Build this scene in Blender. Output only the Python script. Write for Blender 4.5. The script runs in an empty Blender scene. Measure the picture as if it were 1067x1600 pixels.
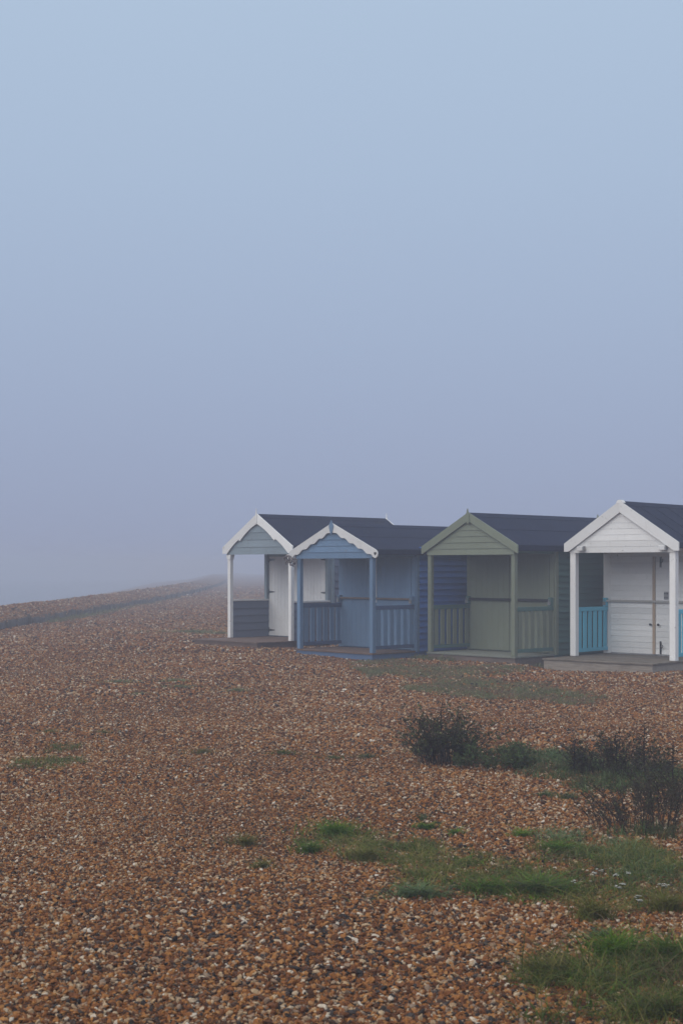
import bpy, bmesh, math, random
import numpy as np
from mathutils import Vector, Matrix

random.seed(7)
rng = np.random.default_rng(7)
sc = bpy.context.scene
C = sc.collection
R = math.radians

# ------------------------------------------------------------------ camera
EYE = 1.74                       # metres above the shingle
F, HOR = 2191.0, 887.5           # focal length and horizon row, in photograph pixels (1067 x 1600)
cam = bpy.data.cameras.new('camera')
cam.lens = F / 1600 * 36
cam.sensor_width = 36
cam.sensor_fit = 'AUTO'
cam.shift_y = (HOR - 800) / 1600
cam.clip_start, cam.clip_end = 0.1, 3000
cam.dof.use_dof = True
cam.dof.focus_distance = 24
cam.dof.aperture_fstop = 8
co = bpy.data.objects.new('camera', cam)
C.objects.link(co)
co.location = (0, 0, EYE)
co.rotation_euler = (R(90), 0, 0)
sc.camera = co

# ------------------------------------------------------------------ sky, sun, exposure
SUN_AZ, SUN_EL = R(230), R(42)   # clockwise from +Y (the view direction)
w = bpy.data.worlds.new('World')
sc.world = w
w.use_nodes = True
nt = w.node_tree
nt.nodes.clear()
wo = nt.nodes.new('ShaderNodeOutputWorld')
bg = nt.nodes.new('ShaderNodeBackground')
bg.inputs[1].default_value = 0.1
sky = nt.nodes.new('ShaderNodeTexSky')
sky.sky_type = 'NISHITA'
sky.sun_disc = False
sky.sun_elevation, sky.sun_rotation = SUN_EL, SUN_AZ
sky.air_density, sky.dust_density, sky.ozone_density = 1.0, 3.0, 2.0
# the fog overhead: an even veil, dimmer towards the horizon all the way round
geo = nt.nodes.new('ShaderNodeTexCoord')
sep = nt.nodes.new('ShaderNodeSeparateXYZ')
nt.links.new(geo.outputs['Generated'], sep.inputs[0])
ramp = nt.nodes.new('ShaderNodeValToRGB')
nt.links.new(sep.outputs[2], ramp.inputs[0])
ramp.color_ramp.interpolation = 'LINEAR'
SKY = [(0.0, (.285, .330, .475)), (0.09, (.316, .378, .530)), (0.18, (.350, .432, .585)),
       (0.27, (.380, .478, .630)), (0.42, (.418, .530, .678)), (0.75, (.66, .72, .78)), (1.0, (.78, .81, .83))]
els = ramp.color_ramp.elements
while len(els) < len(SKY):
    els.new(0.5)
for e, (p, c) in zip(els, SKY):
    e.position = p
    e.color = (c[0], c[1], c[2], 1)
mul = nt.nodes.new('ShaderNodeMix')
mul.data_type = 'RGBA'
mul.blend_type = 'MULTIPLY'
mul.inputs[0].default_value = 1
nt.links.new(ramp.outputs[0], mul.inputs[6])
mul.inputs[7].default_value = (10, 10, 10, 1)
mx = nt.nodes.new('ShaderNodeMix')
mx.data_type = 'RGBA'
mx.inputs[0].default_value = 0.96
nt.links.new(sky.outputs[0], mx.inputs[6])
nt.links.new(mul.outputs[2], mx.inputs[7])
nt.links.new(mx.outputs[2], bg.inputs[0])
nt.links.new(bg.outputs[0], wo.inputs[0])

sl = bpy.data.lights.new('sun', 'SUN')
sl.energy = 1.5
sl.angle = R(70)
sl.color = (1.0, .93, .85)
so = bpy.data.objects.new('sun', sl)
C.objects.link(so)
sd = Vector((math.sin(SUN_AZ) * math.cos(SUN_EL), math.cos(SUN_AZ) * math.cos(SUN_EL), math.sin(SUN_EL)))
so.rotation_euler = sd.to_track_quat('Z', 'Y').to_euler()
so.location = sd * 60

sc.view_settings.view_transform = 'Standard'
sc.view_settings.look = 'None'
sc.view_settings.exposure = 0.12
sc.view_settings.gamma = 1
sc.view_settings.use_curve_mapping = False
cy = sc.cycles
cy.use_denoising = True
cy.max_bounces = 5
cy.diffuse_bounces = 2
cy.volume_bounces = 1
cy.use_adaptive_sampling = True
cy.adaptive_threshold = 0.015

HAZE_DENSITY = 0.0072
HAZE_COLOR = (.67, .725, .87)

# ------------------------------------------------------------------ materials
def nodes(name):
    m = bpy.data.materials.new(name)
    m.use_nodes = True
    t = m.node_tree
    b = t.nodes['Principled BSDF']
    return m, t, b

def N(t, kind, **kw):
    n = t.nodes.new(kind)
    for k, v in kw.items():
        setattr(n, k, v)
    return n

def mixc(t, fac, a, b, blend='MIX'):
    n = N(t, 'ShaderNodeMix', data_type='RGBA', blend_type=blend)
    for i, v in ((0, fac), (6, a), (7, b)):
        if hasattr(v, 'links'):
            t.links.new(v, n.inputs[i])
        elif i == 0:
            n.inputs[0].default_value = v
        else:
            n.inputs[i].default_value = (v[0], v[1], v[2], 1)
    return n.outputs[2]

def ramp_node(t, src, stops, interp='LINEAR'):
    r = N(t, 'ShaderNodeValToRGB')
    r.color_ramp.interpolation = interp
    e = r.color_ramp.elements
    while len(e) < len(stops):
        e.new(.5)
    for q, (p, c) in zip(e, stops):
        q.position = p
        q.color = (c, c, c, 1) if isinstance(c, (int, float)) else (c[0], c[1], c[2], 1)
    t.links.new(src, r.inputs[0])
    return r.outputs[0]

def local_coords(t, stretch=(1, 1, 1)):
    """object coordinates, shifted by the object's own random number so alike pieces differ"""
    tc = N(t, 'ShaderNodeTexCoord')
    oi = N(t, 'ShaderNodeObjectInfo')
    m = N(t, 'ShaderNodeMath', operation='MULTIPLY')
    t.links.new(oi.outputs['Random'], m.inputs[0])
    m.inputs[1].default_value = 37.0
    a = N(t, 'ShaderNodeVectorMath', operation='ADD')
    t.links.new(tc.outputs['Object'], a.inputs[0])
    t.links.new(m.outputs[0], a.inputs[1])
    s = N(t, 'ShaderNodeVectorMath', operation='MULTIPLY')
    t.links.new(a.outputs[0], s.inputs[0])
    s.inputs[1].default_value = stretch
    return s.outputs[0], oi.outputs['Random']

def noise(t, vec, scale, detail=4, rough=.6):
    n = N(t, 'ShaderNodeTexNoise')
    t.links.new(vec, n.inputs['Vector'])
    n.inputs['Scale'].default_value = scale
    n.inputs['Detail'].default_value = detail
    n.inputs['Roughness'].default_value = rough
    return n.outputs['Fac']

def bump(t, b, h, strength, dist):
    n = N(t, 'ShaderNodeBump')
    n.inputs['Strength'].default_value = strength
    n.inputs['Distance'].default_value = dist
    t.links.new(h, n.inputs['Height'])
    t.links.new(n.outputs[0], b.inputs['Normal'])

def paint(name, col, dirt=(.09, .085, .07), amount=.48, rough=.55, streak=True):
    m, t, b = nodes(name)
    v, rnd = local_coords(t)
    vs, _ = local_coords(t, (14, 14, 1.6))
    big = noise(t, v, 1.7, 5, .65)
    st = noise(t, vs, 1.0, 4, .6)
    fine = noise(t, v, 60, 3, .7)
    jit = N(t, 'ShaderNodeMapRange')
    t.links.new(rnd, jit.inputs[0])
    jit.inputs[3].default_value, jit.inputs[4].default_value = .86, 1.07
    base = mixc(t, 1.0, col, jit.outputs[0], 'MULTIPLY')
    d1 = ramp_node(t, big, [(.42, 0), (.78, amount)])
    c = mixc(t, d1, base, [x * .62 + d * .25 for x, d in zip(col, dirt)])
    d2 = ramp_node(t, st, [(.58, 0), (.80, amount * .9)])
    c = mixc(t, d2, c, [x * .35 + d * .4 for x, d in zip(col, dirt)])
    chips = noise(t, v, 11, 7, .8)
    c = mixc(t, ramp_node(t, chips, [(.63, 0), (.66, .7)]), c, (.20, .17, .14))      # paint worn to the wood
    t.links.new(c, b.inputs['Base Color'])
    b.inputs['Roughness'].default_value = rough
    b.inputs['Specular IOR Level'].default_value = .25
    bump(t, b, fine, .25, .002)
    return m

def bare_wood(name, c1, c2, stretch):
    m, t, b = nodes(name)
    v, rnd = local_coords(t, stretch)
    v0, _ = local_coords(t)
    g = noise(t, v, 1.0, 6, .65)
    p = noise(t, v0, 2.2, 4, .6)
    c = mixc(t, ramp_node(t, g, [(.3, 0), (.7, 1)]), c1, c2)
    jit = N(t, 'ShaderNodeMapRange')
    t.links.new(rnd, jit.inputs[0])
    jit.inputs[3].default_value, jit.inputs[4].default_value = .78, 1.15
    c = mixc(t, 1.0, c, jit.outputs[0], 'MULTIPLY')
    c = mixc(t, ramp_node(t, p, [(.5, 0), (.75, .55)]), c, [x * .45 for x in c1])
    t.links.new(c, b.inputs['Base Color'])
    b.inputs['Roughness'].default_value = .8
    b.inputs['Specular IOR Level'].default_value = .25
    bump(t, b, g, .5, .004)
    return m

def plain(name, col, rough=.5, metal=0.0):
    m, t, b = nodes(name)
    v, _ = local_coords(t)
    n = noise(t, v, 30, 3)
    c = mixc(t, ramp_node(t, n, [(.35, 0), (.75, .5)]), col, [x * .6 for x in col])
    t.links.new(c, b.inputs['Base Color'])
    b.inputs['Roughness'].default_value = rough
    b.inputs['Metallic'].default_value = metal
    return m

def felt(name, col):
    m, t, b = nodes(name)
    v, _ = local_coords(t)
    n = noise(t, v, 2.0, 5, .65)
    f = noise(t, v, 160, 2, .8)
    c = mixc(t, ramp_node(t, n, [(.3, 0), (.75, 1)]), [x * .8 for x in col], [x * 1.3 for x in col])
    c = mixc(t, ramp_node(t, f, [(.45, 0), (.8, .6)]), c, [x * 2.0 for x in col])
    t.links.new(c, b.inputs['Base Color'])
    sp = noise(t, v, 9, 6, .75)
    c = mixc(t, ramp_node(t, sp, [(.60, 0), (.70, .55)]), c, (.075, .08, .065))      # lichen
    t.links.new(c, b.inputs['Base Color'])
    b.inputs['Roughness'].default_value = .85
    b.inputs['Specular IOR Level'].default_value = .12
    bump(t, b, f, .5, .003)
    return m

def tinted(name, stops, rough=.6, attr='tint', trans=0.0, vary=None, instancer=False, spec=.15):
    m, t, b = nodes(name)
    a = N(t, 'ShaderNodeAttribute', attribute_name=attr)
    if instancer:
        a.attribute_type = 'INSTANCER'
    c = ramp_node(t, a.outputs['Fac'], stops)
    b.inputs['Specular IOR Level'].default_value = spec
    if vary:
        tc = N(t, 'ShaderNodeTexCoord')
        n = noise(t, tc.outputs['Object'], vary, 3, .6)
        k = ramp_node(t, n, [(.3, .72), (.7, 1.25)])
        c = mixc(t, 1.0, c, k, 'MULTIPLY')
    t.links.new(c, b.inputs['Base Color'])
    b.inputs['Roughness'].default_value = rough
    if trans:
        tr = N(t, 'ShaderNodeBsdfTranslucent')
        t.links.new(c, tr.inputs[0])
        ms = N(t, 'ShaderNodeMixShader')
        ms.inputs[0].default_value = trans
        t.links.new(b.outputs[0], ms.inputs[1])
        t.links.new(tr.outputs[0], ms.inputs[2])
        t.links.new(ms.outputs[0], t.nodes['Material Output'].inputs[0])
    return m

PEB = [(0.00, (.024, .020, .019)), (0.06, (.060, .048, .043)), (0.12, (.068, .031, .016)),
       (0.33, (.155, .057, .020)), (0.56, (.275, .108, .031)), (0.74, (.365, .170, .053)),
       (0.82, (.25, .18, .13)), (0.90, (.42, .275, .145)), (0.965, (.50, .39, .27)), (1.0, (.60, .53, .44))]

def shingle_material():
    m, t, b = nodes('shingle')
    tc = N(t, 'ShaderNodeTexCoord')
    def cells(scale):
        v = N(t, 'ShaderNodeTexVoronoi')
        t.links.new(tc.outputs['Object'], v.inputs['Vector'])
        v.inputs['Scale'].default_value = scale
        s = N(t, 'ShaderNodeSeparateColor')
        t.links.new(v.outputs['Color'], s.inputs[0])
        return s.outputs[0], v.outputs['Distance']
    r1, d1 = cells(34)
    r2, d2 = cells(11)
    c = ramp_node(t, r1, PEB)
    c2 = ramp_node(t, r2, PEB)
    c = mixc(t, .35, c, c2)
    n = noise(t, tc.outputs['Object'], .55, 5, .6)
    c = mixc(t, 1.0, c, ramp_node(t, n, [(.3, .45), (.7, .70)]), 'MULTIPLY')  # tone varies; darkened throughout to paint the shade in gaps between pebbles
    t.links.new(c, b.inputs['Base Color'])
    b.inputs['Roughness'].default_value = .85
    b.inputs['Specular IOR Level'].default_value = .08
    bump(t, b, d1, -1.0, .03)
    return m

# ------------------------------------------------------------------ mesh helpers
def mesh_obj(name, verts, faces, mat, parent=None, smooth=False, loc=(0, 0, 0)):
    me = bpy.data.meshes.new(name)
    me.from_pydata([tuple(v) for v in verts], [], faces)
    bm = bmesh.new()
    bm.from_mesh(me)
    bmesh.ops.recalc_face_normals(bm, faces=bm.faces)
    bm.to_mesh(me)
    bm.free()
    if smooth:
        me.polygons.foreach_set('use_smooth', [True] * len(me.polygons))
    if mat:
        me.materials.append(mat)
    o = bpy.data.objects.new(name, me)
    C.objects.link(o)
    o.parent = parent
    o.location = loc
    return o

def link_obj(name, me, parent, loc=(0, 0, 0), rot=(0, 0, 0)):
    o = bpy.data.objects.new(name, me)
    C.objects.link(o)
    o.parent = parent
    o.location = loc
    o.rotation_euler = rot
    return o

_box = {}
def box_mesh(name, sx, sy, sz, mat, bev=0.0):
    k = (round(sx, 4), round(sy, 4), round(sz, 4), mat.name, bev)
    if k in _box:
        return _box[k]
    bm = bmesh.new()
    bmesh.ops.create_cube(bm, size=1)
    bmesh.ops.scale(bm, vec=(sx, sy, sz), verts=bm.verts)
    if bev:
        bmesh.ops.bevel(bm, geom=bm.edges[:], offset=bev, segments=1, affect='EDGES')
    me = bpy.data.meshes.new(name)
    bm.to_mesh(me)
    bm.free()
    me.materials.append(mat)
    _box[k] = me
    return me

def box(name, x0, x1, y0, y1, z0, z1, mat, parent, bev=.004):
    return link_obj(name, box_mesh(name, x1 - x0, y1 - y0, z1 - z0, mat, bev), parent,
                    ((x0 + x1) / 2, (y0 + y1) / 2, (z0 + z1) / 2))

class MB:
    """collects pieces of ONE part"""
    def __init__(s):
        s.v, s.f = [], []
    def add(s, v, f):
        k = len(s.v)
        s.v += v
        s.f += [tuple(i + k for i in q) for q in f]
    def box(s, x0, x1, y0, y1, z0, z1):
        s.add([(x, y, z) for z in (z0, z1) for y in (y0, y1) for x in (x0, x1)],
              [(0, 1, 3, 2), (4, 6, 7, 5), (0, 4, 5, 1), (2, 3, 7, 6), (0, 2, 6, 4), (1, 5, 7, 3)])
    def prism(s, pts, y0, y1):
        """polygon in x,z pushed out along y"""
        n = len(pts)
        s.add([(x, y0, z) for x, z in pts] + [(x, y1, z) for x, z in pts],
              [tuple(range(n)), tuple(range(2 * n - 1, n - 1, -1))] +
              [(i, i + n, (i + 1) % n + n, (i + 1) % n) for i in range(n)])
    def strip(s, top, bot, y0, y1):
        """a board whose two long edges are given as point lists in x,z"""
        n = len(top)
        vs = [(x, y0, z) for x, z in top] + [(x, y0, z) for x, z in bot] + \
             [(x, y1, z) for x, z in top] + [(x, y1, z) for x, z in bot]
        fs = []
        for i in range(n - 1):
            fs += [(i, i + 1, n + i + 1, n + i), (2 * n + i, 3 * n + i, 3 * n + i + 1, 2 * n + i + 1),
                   (i, 2 * n + i, 2 * n + i + 1, i + 1), (n + i, n + i + 1, 3 * n + i + 1, 3 * n + i)]
        fs += [(0, n, 3 * n, 2 * n), (n - 1, 3 * n - 1, 4 * n - 1, 2 * n - 1)]
        s.add(vs, fs)
    def tube(s, pts, rad, sides=8):
        pts = [Vector(p) for p in pts]
        k = len(s.v)
        for i, p in enumerate(pts):
            d = (pts[min(i + 1, len(pts) - 1)] - pts[max(i - 1, 0)]).normalized()
            a = d.orthogonal().normalized()
            b = d.cross(a)
            r = rad[i] if isinstance(rad, (list, tuple)) else rad
            for j in range(sides):
                an = 2 * math.pi * j / sides
                s.v.append(tuple(p + (a * math.cos(an) + b * math.sin(an)) * r))
        for i in range(len(pts) - 1):
            for j in range(sides):
                j2 = (j + 1) % sides
                s.f.append((k + i * sides + j, k + i * sides + j2, k + (i + 1) * sides + j2, k + (i + 1) * sides + j))
        s.f.append(tuple(k + j for j in range(sides)))
        s.f.append(tuple(k + (len(pts) - 1) * sides + j for j in range(sides)))
    def build(s, name, mat, parent=None, smooth=False):
        return mesh_obj(name, s.v, s.f, mat, parent, smooth)

def tag(o, label, cat, group=None, kind=None):
    o['label'] = label
    if cat:
        o['category'] = cat
    if group:
        o['group'] = group
    if kind:
        o['kind'] = kind
    return o

def empty(name, loc, rz=0):
    o = bpy.data.objects.new(name, None)
    C.objects.link(o)
    o.location = loc
    o.rotation_euler = (0, 0, rz)
    return o

# ------------------------------------------------------------------ terrain
BANK = 9.6
def bank_shift(y):
    return np.clip((y - 70) / 80, 0, 3) ** 1.5 * 3.2

def terrain(x, y):
    x = np.asarray(x, float)
    y = np.asarray(y, float)
    z = .018 * np.sin(x * .9 + y * .35 + 1) + .014 * np.sin(x * .37 - y * .8) + .008 * np.sin(x * 2.3 + 2) * np.sin(y * 1.9)
    z = z * np.clip((y - 2) / 4, .3, 1)
    rise = np.clip((y - 21) / 7, 0, 1)
    rise = rise * rise * (3 - 2 * rise) * np.clip((9 + x) / 5, 0, 1)
    k = np.clip((x - 2.9) / 1.0, 0, 1)
    z = z + rise * (.065 - .225 * k * k * (3 - 2 * k))
    u = x + bank_shift(y)                       # distance from the sight line, bank straightened out
    s = np.clip((-u - BANK) / .25, 0, 1)
    z = z + s * .20
    c = np.clip((-u - BANK) / 2.6, 0, 1)
    z = z + (1 - (1 - c) ** 2) * .17
    d = np.clip((-u - BANK - 2.6) / 26, 0, 1)
    z = z - d * d * (3 - 2 * d) * 1.9 - np.clip((-u - BANK - 2.6) / 5, 0, 1) * .95
    return z

def ground_at(px, py):
    """photograph pixel to a point on the shingle"""
    Y = EYE * F / (py - HOR)
    for _ in range(4):
        X = (px - 533.5) / F * Y
        Y = (EYE - float(terrain(X, Y))) * F / (py - HOR)
    X = (px - 533.5) / F * Y
    return X, Y

def axis(spans):
    out = []
    for a, b, st in spans:
        out += list(np.arange(a, b, st))
    out.append(spans[-1][1])
    return np.array(out)

us = axis([(-380, -60, 20), (-60, -14, 2), (-14, -9.9, .25), (-9.9, -9.5, .05), (-9.5, -4, .3), (-4, 9, .16), (9, 30, 1), (30, 100, 7), (100, 380, 28)])
ys = axis([(-60, 0, 5), (0, 4, .5), (4, 34, .16), (34, 80, .6), (80, 200, 4), (200, 390, 19)])
U, Yg = np.meshgrid(us, ys)
Xg = U - bank_shift(Yg) * np.clip((2 - U) / 8, 0, 1)
# columns near the bank follow its curve exactly; terrain() takes the straightened coordinate
Zg = terrain(np.where(U < -6, U - bank_shift(Yg), Xg), Yg)
nx, ny = len(us), len(ys)
vv = np.stack([Xg.ravel(), Yg.ravel(), Zg.ravel()], 1)
ii = np.arange(nx * ny).reshape(ny, nx)
ff = np.stack([ii[:-1, :-1].ravel(), ii[:-1, 1:].ravel(), ii[1:, 1:].ravel(), ii[1:, :-1].ravel()], 1)
MAT_SHINGLE = shingle_material()
me = bpy.data.meshes.new('shingle_beach')
me.from_pydata(vv.tolist(), [], ff.tolist())
me.polygons.foreach_set('use_smooth', [True] * len(me.polygons))
me.materials.append(MAT_SHINGLE)
beach = bpy.data.objects.new('shingle_beach', me)
C.objects.link(beach)
tag(beach, 'brown shingle beach running back into the fog', None, kind='structure')

# the sea beyond the bank, all but lost in the fog
m, t, b = nodes('sea_water')
b.inputs['Base Color'].default_value = (.05, .075, .085, 1)
b.inputs['Roughness'].default_value = .12
tc = N(t, 'ShaderNodeTexCoord')
bump(t, b, noise(t, tc.outputs['Object'], .8, 5, .6), .5, .15)
sv, sf = [], []
for yy in (-60, 60, 180, 395):
    sv += [(-395, yy, -1.55), (-16 - float(bank_shift(np.array(float(yy)))), yy, -1.55)]
for i in range(3):
    sf.append((2 * i, 2 * i + 1, 2 * i + 3, 2 * i + 2))
sea = mesh_obj('sea', sv, sf, m)
tag(sea, 'calm grey sea beyond the shingle bank', None, kind='structure')

# ------------------------------------------------------------------ huts
WD = 2.0                                     # between post centres
WHITE = paint('white_paint', (.84, .83, .81), amount=.26)
WHITE_OLD = paint('old_white_paint', (.74, .73, .715), amount=.38)
GREY_L = paint('pale_grey_blue_paint', (.235, .29, .33))
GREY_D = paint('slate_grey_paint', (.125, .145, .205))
BLUE_L = paint('mid_blue_paint', (.135, .225, .355))
BLUE_M = paint('dull_blue_paint', (.095, .155, .275))
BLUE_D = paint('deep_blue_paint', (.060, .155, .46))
BLUE_R = paint('navy_rail_paint', (.055, .095, .19))
GREEN_L = paint('sage_green_paint', (.205, .230, .168))
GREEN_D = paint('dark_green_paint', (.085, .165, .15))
TURQ = paint('turquoise_paint', (.11, .50, .68), amount=.3)
GREYBAR = paint('grey_bar_paint', (.46, .44, .41))
TAN = paint('tan_varnish', (.46, .34, .24), amount=.4)
FELT = felt('roof_felt', (.010, .015, .040))
FELT_W = felt('mineral_roof_felt', (.011, .017, .043))
DECK_G = bare_wood('grey_weathered_wood', (.115, .094, .075), (.20, .17, .138), (3, 40, 40))
FASCIA_G = bare_wood('pale_weathered_board', (.22, .185, .15), (.37, .32, .27), (3, 40, 40))
DECK_B = bare_wood('brown_decking', (.105, .065, .05), (.17, .115, .09), (3, 40, 40))
PLANK = bare_wood('wet_old_timber', (.05, .043, .040), (.14, .125, .115), (30, 30, 3))
IRON = plain('black_iron', (.03, .03, .033), .55, .4)
STEEL = plain('dull_steel', (.30, .30, .30), .45, .7)
GALV = plain('grey_hinge_metal', (.11, .115, .115), .6, .3)
BRASS = plain('brass_padlock', (.32, .25, .14), .4, .7)
BROWNBAR = bare_wood('brown_bar', (.16, .12, .10), (.24, .19, .16), (3, 30, 30))
ROPE = plain('grey_rope', (.16, .14, .145), .9)
DARK = plain('hole_shade', (.02, .02, .02), .9)  # near-black colour that stands for the shade inside holes
CONCRETE = plain('painted_step', (.19, .20, .165), .85)

_feather = {}
def feather_mesh(length, h, mat, t0=.024, t1=.010):
    """feather-edged board: length along x, lower edge thicker, face towards -y"""
    k = (round(length, 3), round(h, 4), mat.name, t0)
    if k not in _feather:
        l = length / 2
        g = .004
        vs = [(-l, 0, 0), (l, 0, 0), (-l, -t0, 0), (l, -t0, 0), (-l, -t0, g), (l, -t0, g), (-l, -t1, h), (l, -t1, h), (-l, 0, h), (l, 0, h)]
        fs = [(0, 1, 3, 2), (2, 3, 5, 4), (4, 5, 7, 6), (6, 7, 9, 8), (8, 9, 1, 0), (0, 2, 4, 6, 8), (1, 9, 7, 5, 3)]
        me = bpy.data.meshes.new('board')
        me.from_pydata(vs, [], fs)
        bm = bmesh.new()
        bm.from_mesh(me)
        bmesh.ops.recalc_face_normals(bm, faces=bm.faces)
        bm.to_mesh(me)
        bm.free()
        me.materials.append(mat)
        _feather[k] = me
    return _feather[k]

def padlock(parent, x, y, z, mat):
    b = MB()
    b.box(x - .028, x + .028, y - .022, y, z - .06, z)
    b.tube([(x - .018, y - .011, z - .005), (x - .018, y - .011, z + .03), (x, y - .011, z + .048), (x + .018, y - .011, z + .03), (x + .018, y - .011, z - .005)], .006, 6)
    return b.build('padlock', mat, parent)

def tee_hinge(parent, x, y, z, side, length=.2):
    b = MB()
    b.prism([(x - .018, z - .06), (x + .018, z - .06), (x + .018, z + .06), (x - .018, z + .06)], y - .007, y)
    b.prism([(x + side * .018, z - .028), (x + side * length, z - .008), (x + side * length, z + .008), (x + side * .018, z + .028)], y - .0065, y)
    return b.build('hinge', GALV, parent)

def hut(c):
    X, Y, yaw, fz, hg, hp = c['fit']
    s, v, L = c['post'], 1.12, 3.78
    root = empty('beach_hut', (X, Y, fz), -yaw)
    tag(root, c['label'], 'beach hut', 'row of beach huts on the shingle')
    drop = -(fz + .06)
    cx, ho, end = WD / 2, 1.15, .14
    slope = (hp - hg - end) / ho
    top = lambda x: hp - slope * abs(x - cx)
    yf = -s / 2                                  # front face of the posts
    m = c['mats']
    # ---- body: floor frame, rear (door) wall, side walls, back wall
    box('floor_frame', -s / 2 + .012, WD + s / 2 - .012, v, L - .012, drop, -.01, m['side'], root)
    def pent(z0):
        return [(-s / 2, z0), (WD + s / 2, z0), (WD + s / 2, top(WD + s / 2) - .05), (cx, hp - .05), (-s / 2, top(-s / 2) - .05)]
    b = MB(); b.prism(pent(0), v, v + .04)
    front_wall = b.build('front_wall', m['front'], root)
    b = MB(); b.prism(pent(0), L - .04, L)
    back = b.build('back_wall', m['side'], root)
    eave_in = top(WD + s / 2) - .05
    for sgn, xo in ((1, WD + s / 2), (-1, -s / 2)):
        side = box('side_wall', min(xo, xo - sgn * .035), max(xo, xo - sgn * .035), v + .041, L - .041, 0, eave_in, m['side'], root)
        pitch = c['side_pitch']
        n = int(math.ceil((eave_in + .02) / pitch))
        ln = L - v - .17
        me = feather_mesh(ln, pitch - .004, m['side'], .034, .006)
        for i in range(n):
            # children of the side wall: its own origin is its centre
            o = link_obj('board', me, side)
            o.location = (sgn * (.0175 + .001), 0, -eave_in / 2 - .02 + i * pitch)
            o.rotation_euler = (0, 0, R(90) * sgn)
        box('corner_trim', xo if sgn > 0 else xo - .028, xo + .028 if sgn > 0 else xo, v - .004, v + .081, -.02, eave_in, m['trim'], root)
        box('corner_trim', xo if sgn > 0 else xo - .028, xo + .028 if sgn > 0 else xo, L - .081, L + .004, -.02, eave_in, m['trim'], root)
    # upright trim boards either side of the doors
    tw = c.get('trim_w', .10)
    for x0 in (-s / 2 + .002, WD + s / 2 - tw - .002):
        box('door_frame', x0, x0 + tw, v - .022, v - .001, 0.003, hg + .0, m['trim'], root)
    box('door_head', -s / 2 + tw + .003, WD + s / 2 - tw - .003, v - .022, v - .001, 1.80, hg + .02, m['trim'], root)
    # ---- doors
    dz0, dz1 = .02, 1.795
    xa, xb = -s / 2 + tw + .006, WD + s / 2 - tw - .006
    mid = (xa + xb) / 2
    for k, (x0, x1) in enumerate(((xa, mid - .004), (mid + .004, xb))):
        if c['door'] == 'shiplap':
            d = box('door', x0, x1, v - .02, v - .002, dz0, dz1, m['door'], root)
            pitch = .1045
            n = int((dz1 - dz0) / pitch)
            me = feather_mesh(x1 - x0 - .004, pitch - .003, m['door'], .012, .005)
            for i in range(n):
                link_obj('board', me, d, (0, -.0095, -(dz1 - dz0) / 2 + i * pitch + .003))
        else:
            b = MB()
            n = 9 if c['door'] == 'tongue' else 7
            wd = (x1 - x0) / n
            b.box(x0, x1, v - .018, v - .002, dz0, dz1)
            for i in range(n):
                gap = .004 if c['door'] == 'tongue' else .0022
                b.box(x0 + i * wd + gap / 2, x0 + (i + 1) * wd - gap / 2, v - .030, v - .0185, dz0, dz1)
            d = b.build('door', m['door'], root)
        c.setdefault('doors', []).append(d)
        sg = 1 if k == 0 else -1
        xe = x0 if k == 0 else x1
        if c['door'] == 'tongue':
            for z in (.14, 1.0, 1.72):
                tee_hinge(d, xe + sg * .005, v - .031, z, sg)
    if c.get('cover_strip'):
        box('cover_strip', mid - .028, mid + .028, v - .050, v - .034, dz0, 1.80, m['strip'], root)
    # ---- front posts, eave beams
    for x in (0, WD):
        p = box('post', x - s / 2, x + s / 2, -s / 2, s / 2, 0, hg, m['post'], root, .006)
        if c.get('capital'):
            b = MB()
            for zz, ex in ((.0, .0), ):
                b.strip([(x - s / 2 - .004 - e, hg - .001 - t) for t, e in ((0, .022), (.05, .022), (.08, .008), (.12, .003))],
                        [(x + s / 2 + .004 + e, hg - .001 - t) for t, e in ((0, .022), (.05, .022), (.08, .008), (.12, .003))], -s / 2 - .012, s / 2 + .012)
            b.build('capital', m['post'], root)
        box('eave_beam', x - s / 2 + .01, x + s / 2 - .01, s / 2 + .001, v - .024, hg + .002, min(eave_in, hg + .12), m['beam'], root)
    # ---- front gable of boards
    b = MB()
    b.prism([(-s / 2, hg + .002), (WD + s / 2, hg + .002), (WD + s / 2, top(WD + s / 2) - .05), (cx, hp - .05), (-s / 2, top(-s / 2) - .05)], yf + .002, yf + .03)
    gable = b.build('gable', m['gable'], root)
    pitch = c['gable_pitch']
    z = hg - .02
    while z < hp - .11:
        z1 = min(z + pitch - .0015, hp - .055)
        h0 = min((hp - .052 - z) / slope, cx + s / 2)
        h1 = max(min((hp - .052 - z1) / slope, cx + s / 2), .004)
        y0, y1 = yf - (.013 if c['style'] == 'straight' and c['rail'] == 'rail' and c['door'] == 'shiplap' else .019), yf - .009
        vs = [(cx - h0, yf, z), (cx + h0, yf, z), (cx - h0, y0, z), (cx + h0, y0, z), (cx - h0, y0, z + .004), (cx + h0, y0, z + .004),
              (cx - h1, y1, z1), (cx + h1, y1, z1), (cx - h1, yf, z1), (cx + h1, yf, z1)]
        mesh_obj('board', vs, [(0, 1, 3, 2), (2, 3, 5, 4), (4, 5, 7, 6), (6, 7, 9, 8), (8, 9, 1, 0), (0, 2, 4, 6, 8), (1, 9, 7, 5, 3)], m['gable'], gable)
        z += pitch
    # ---- bargeboards
    yb0, yb1 = yf - .056, yf - .028
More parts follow.
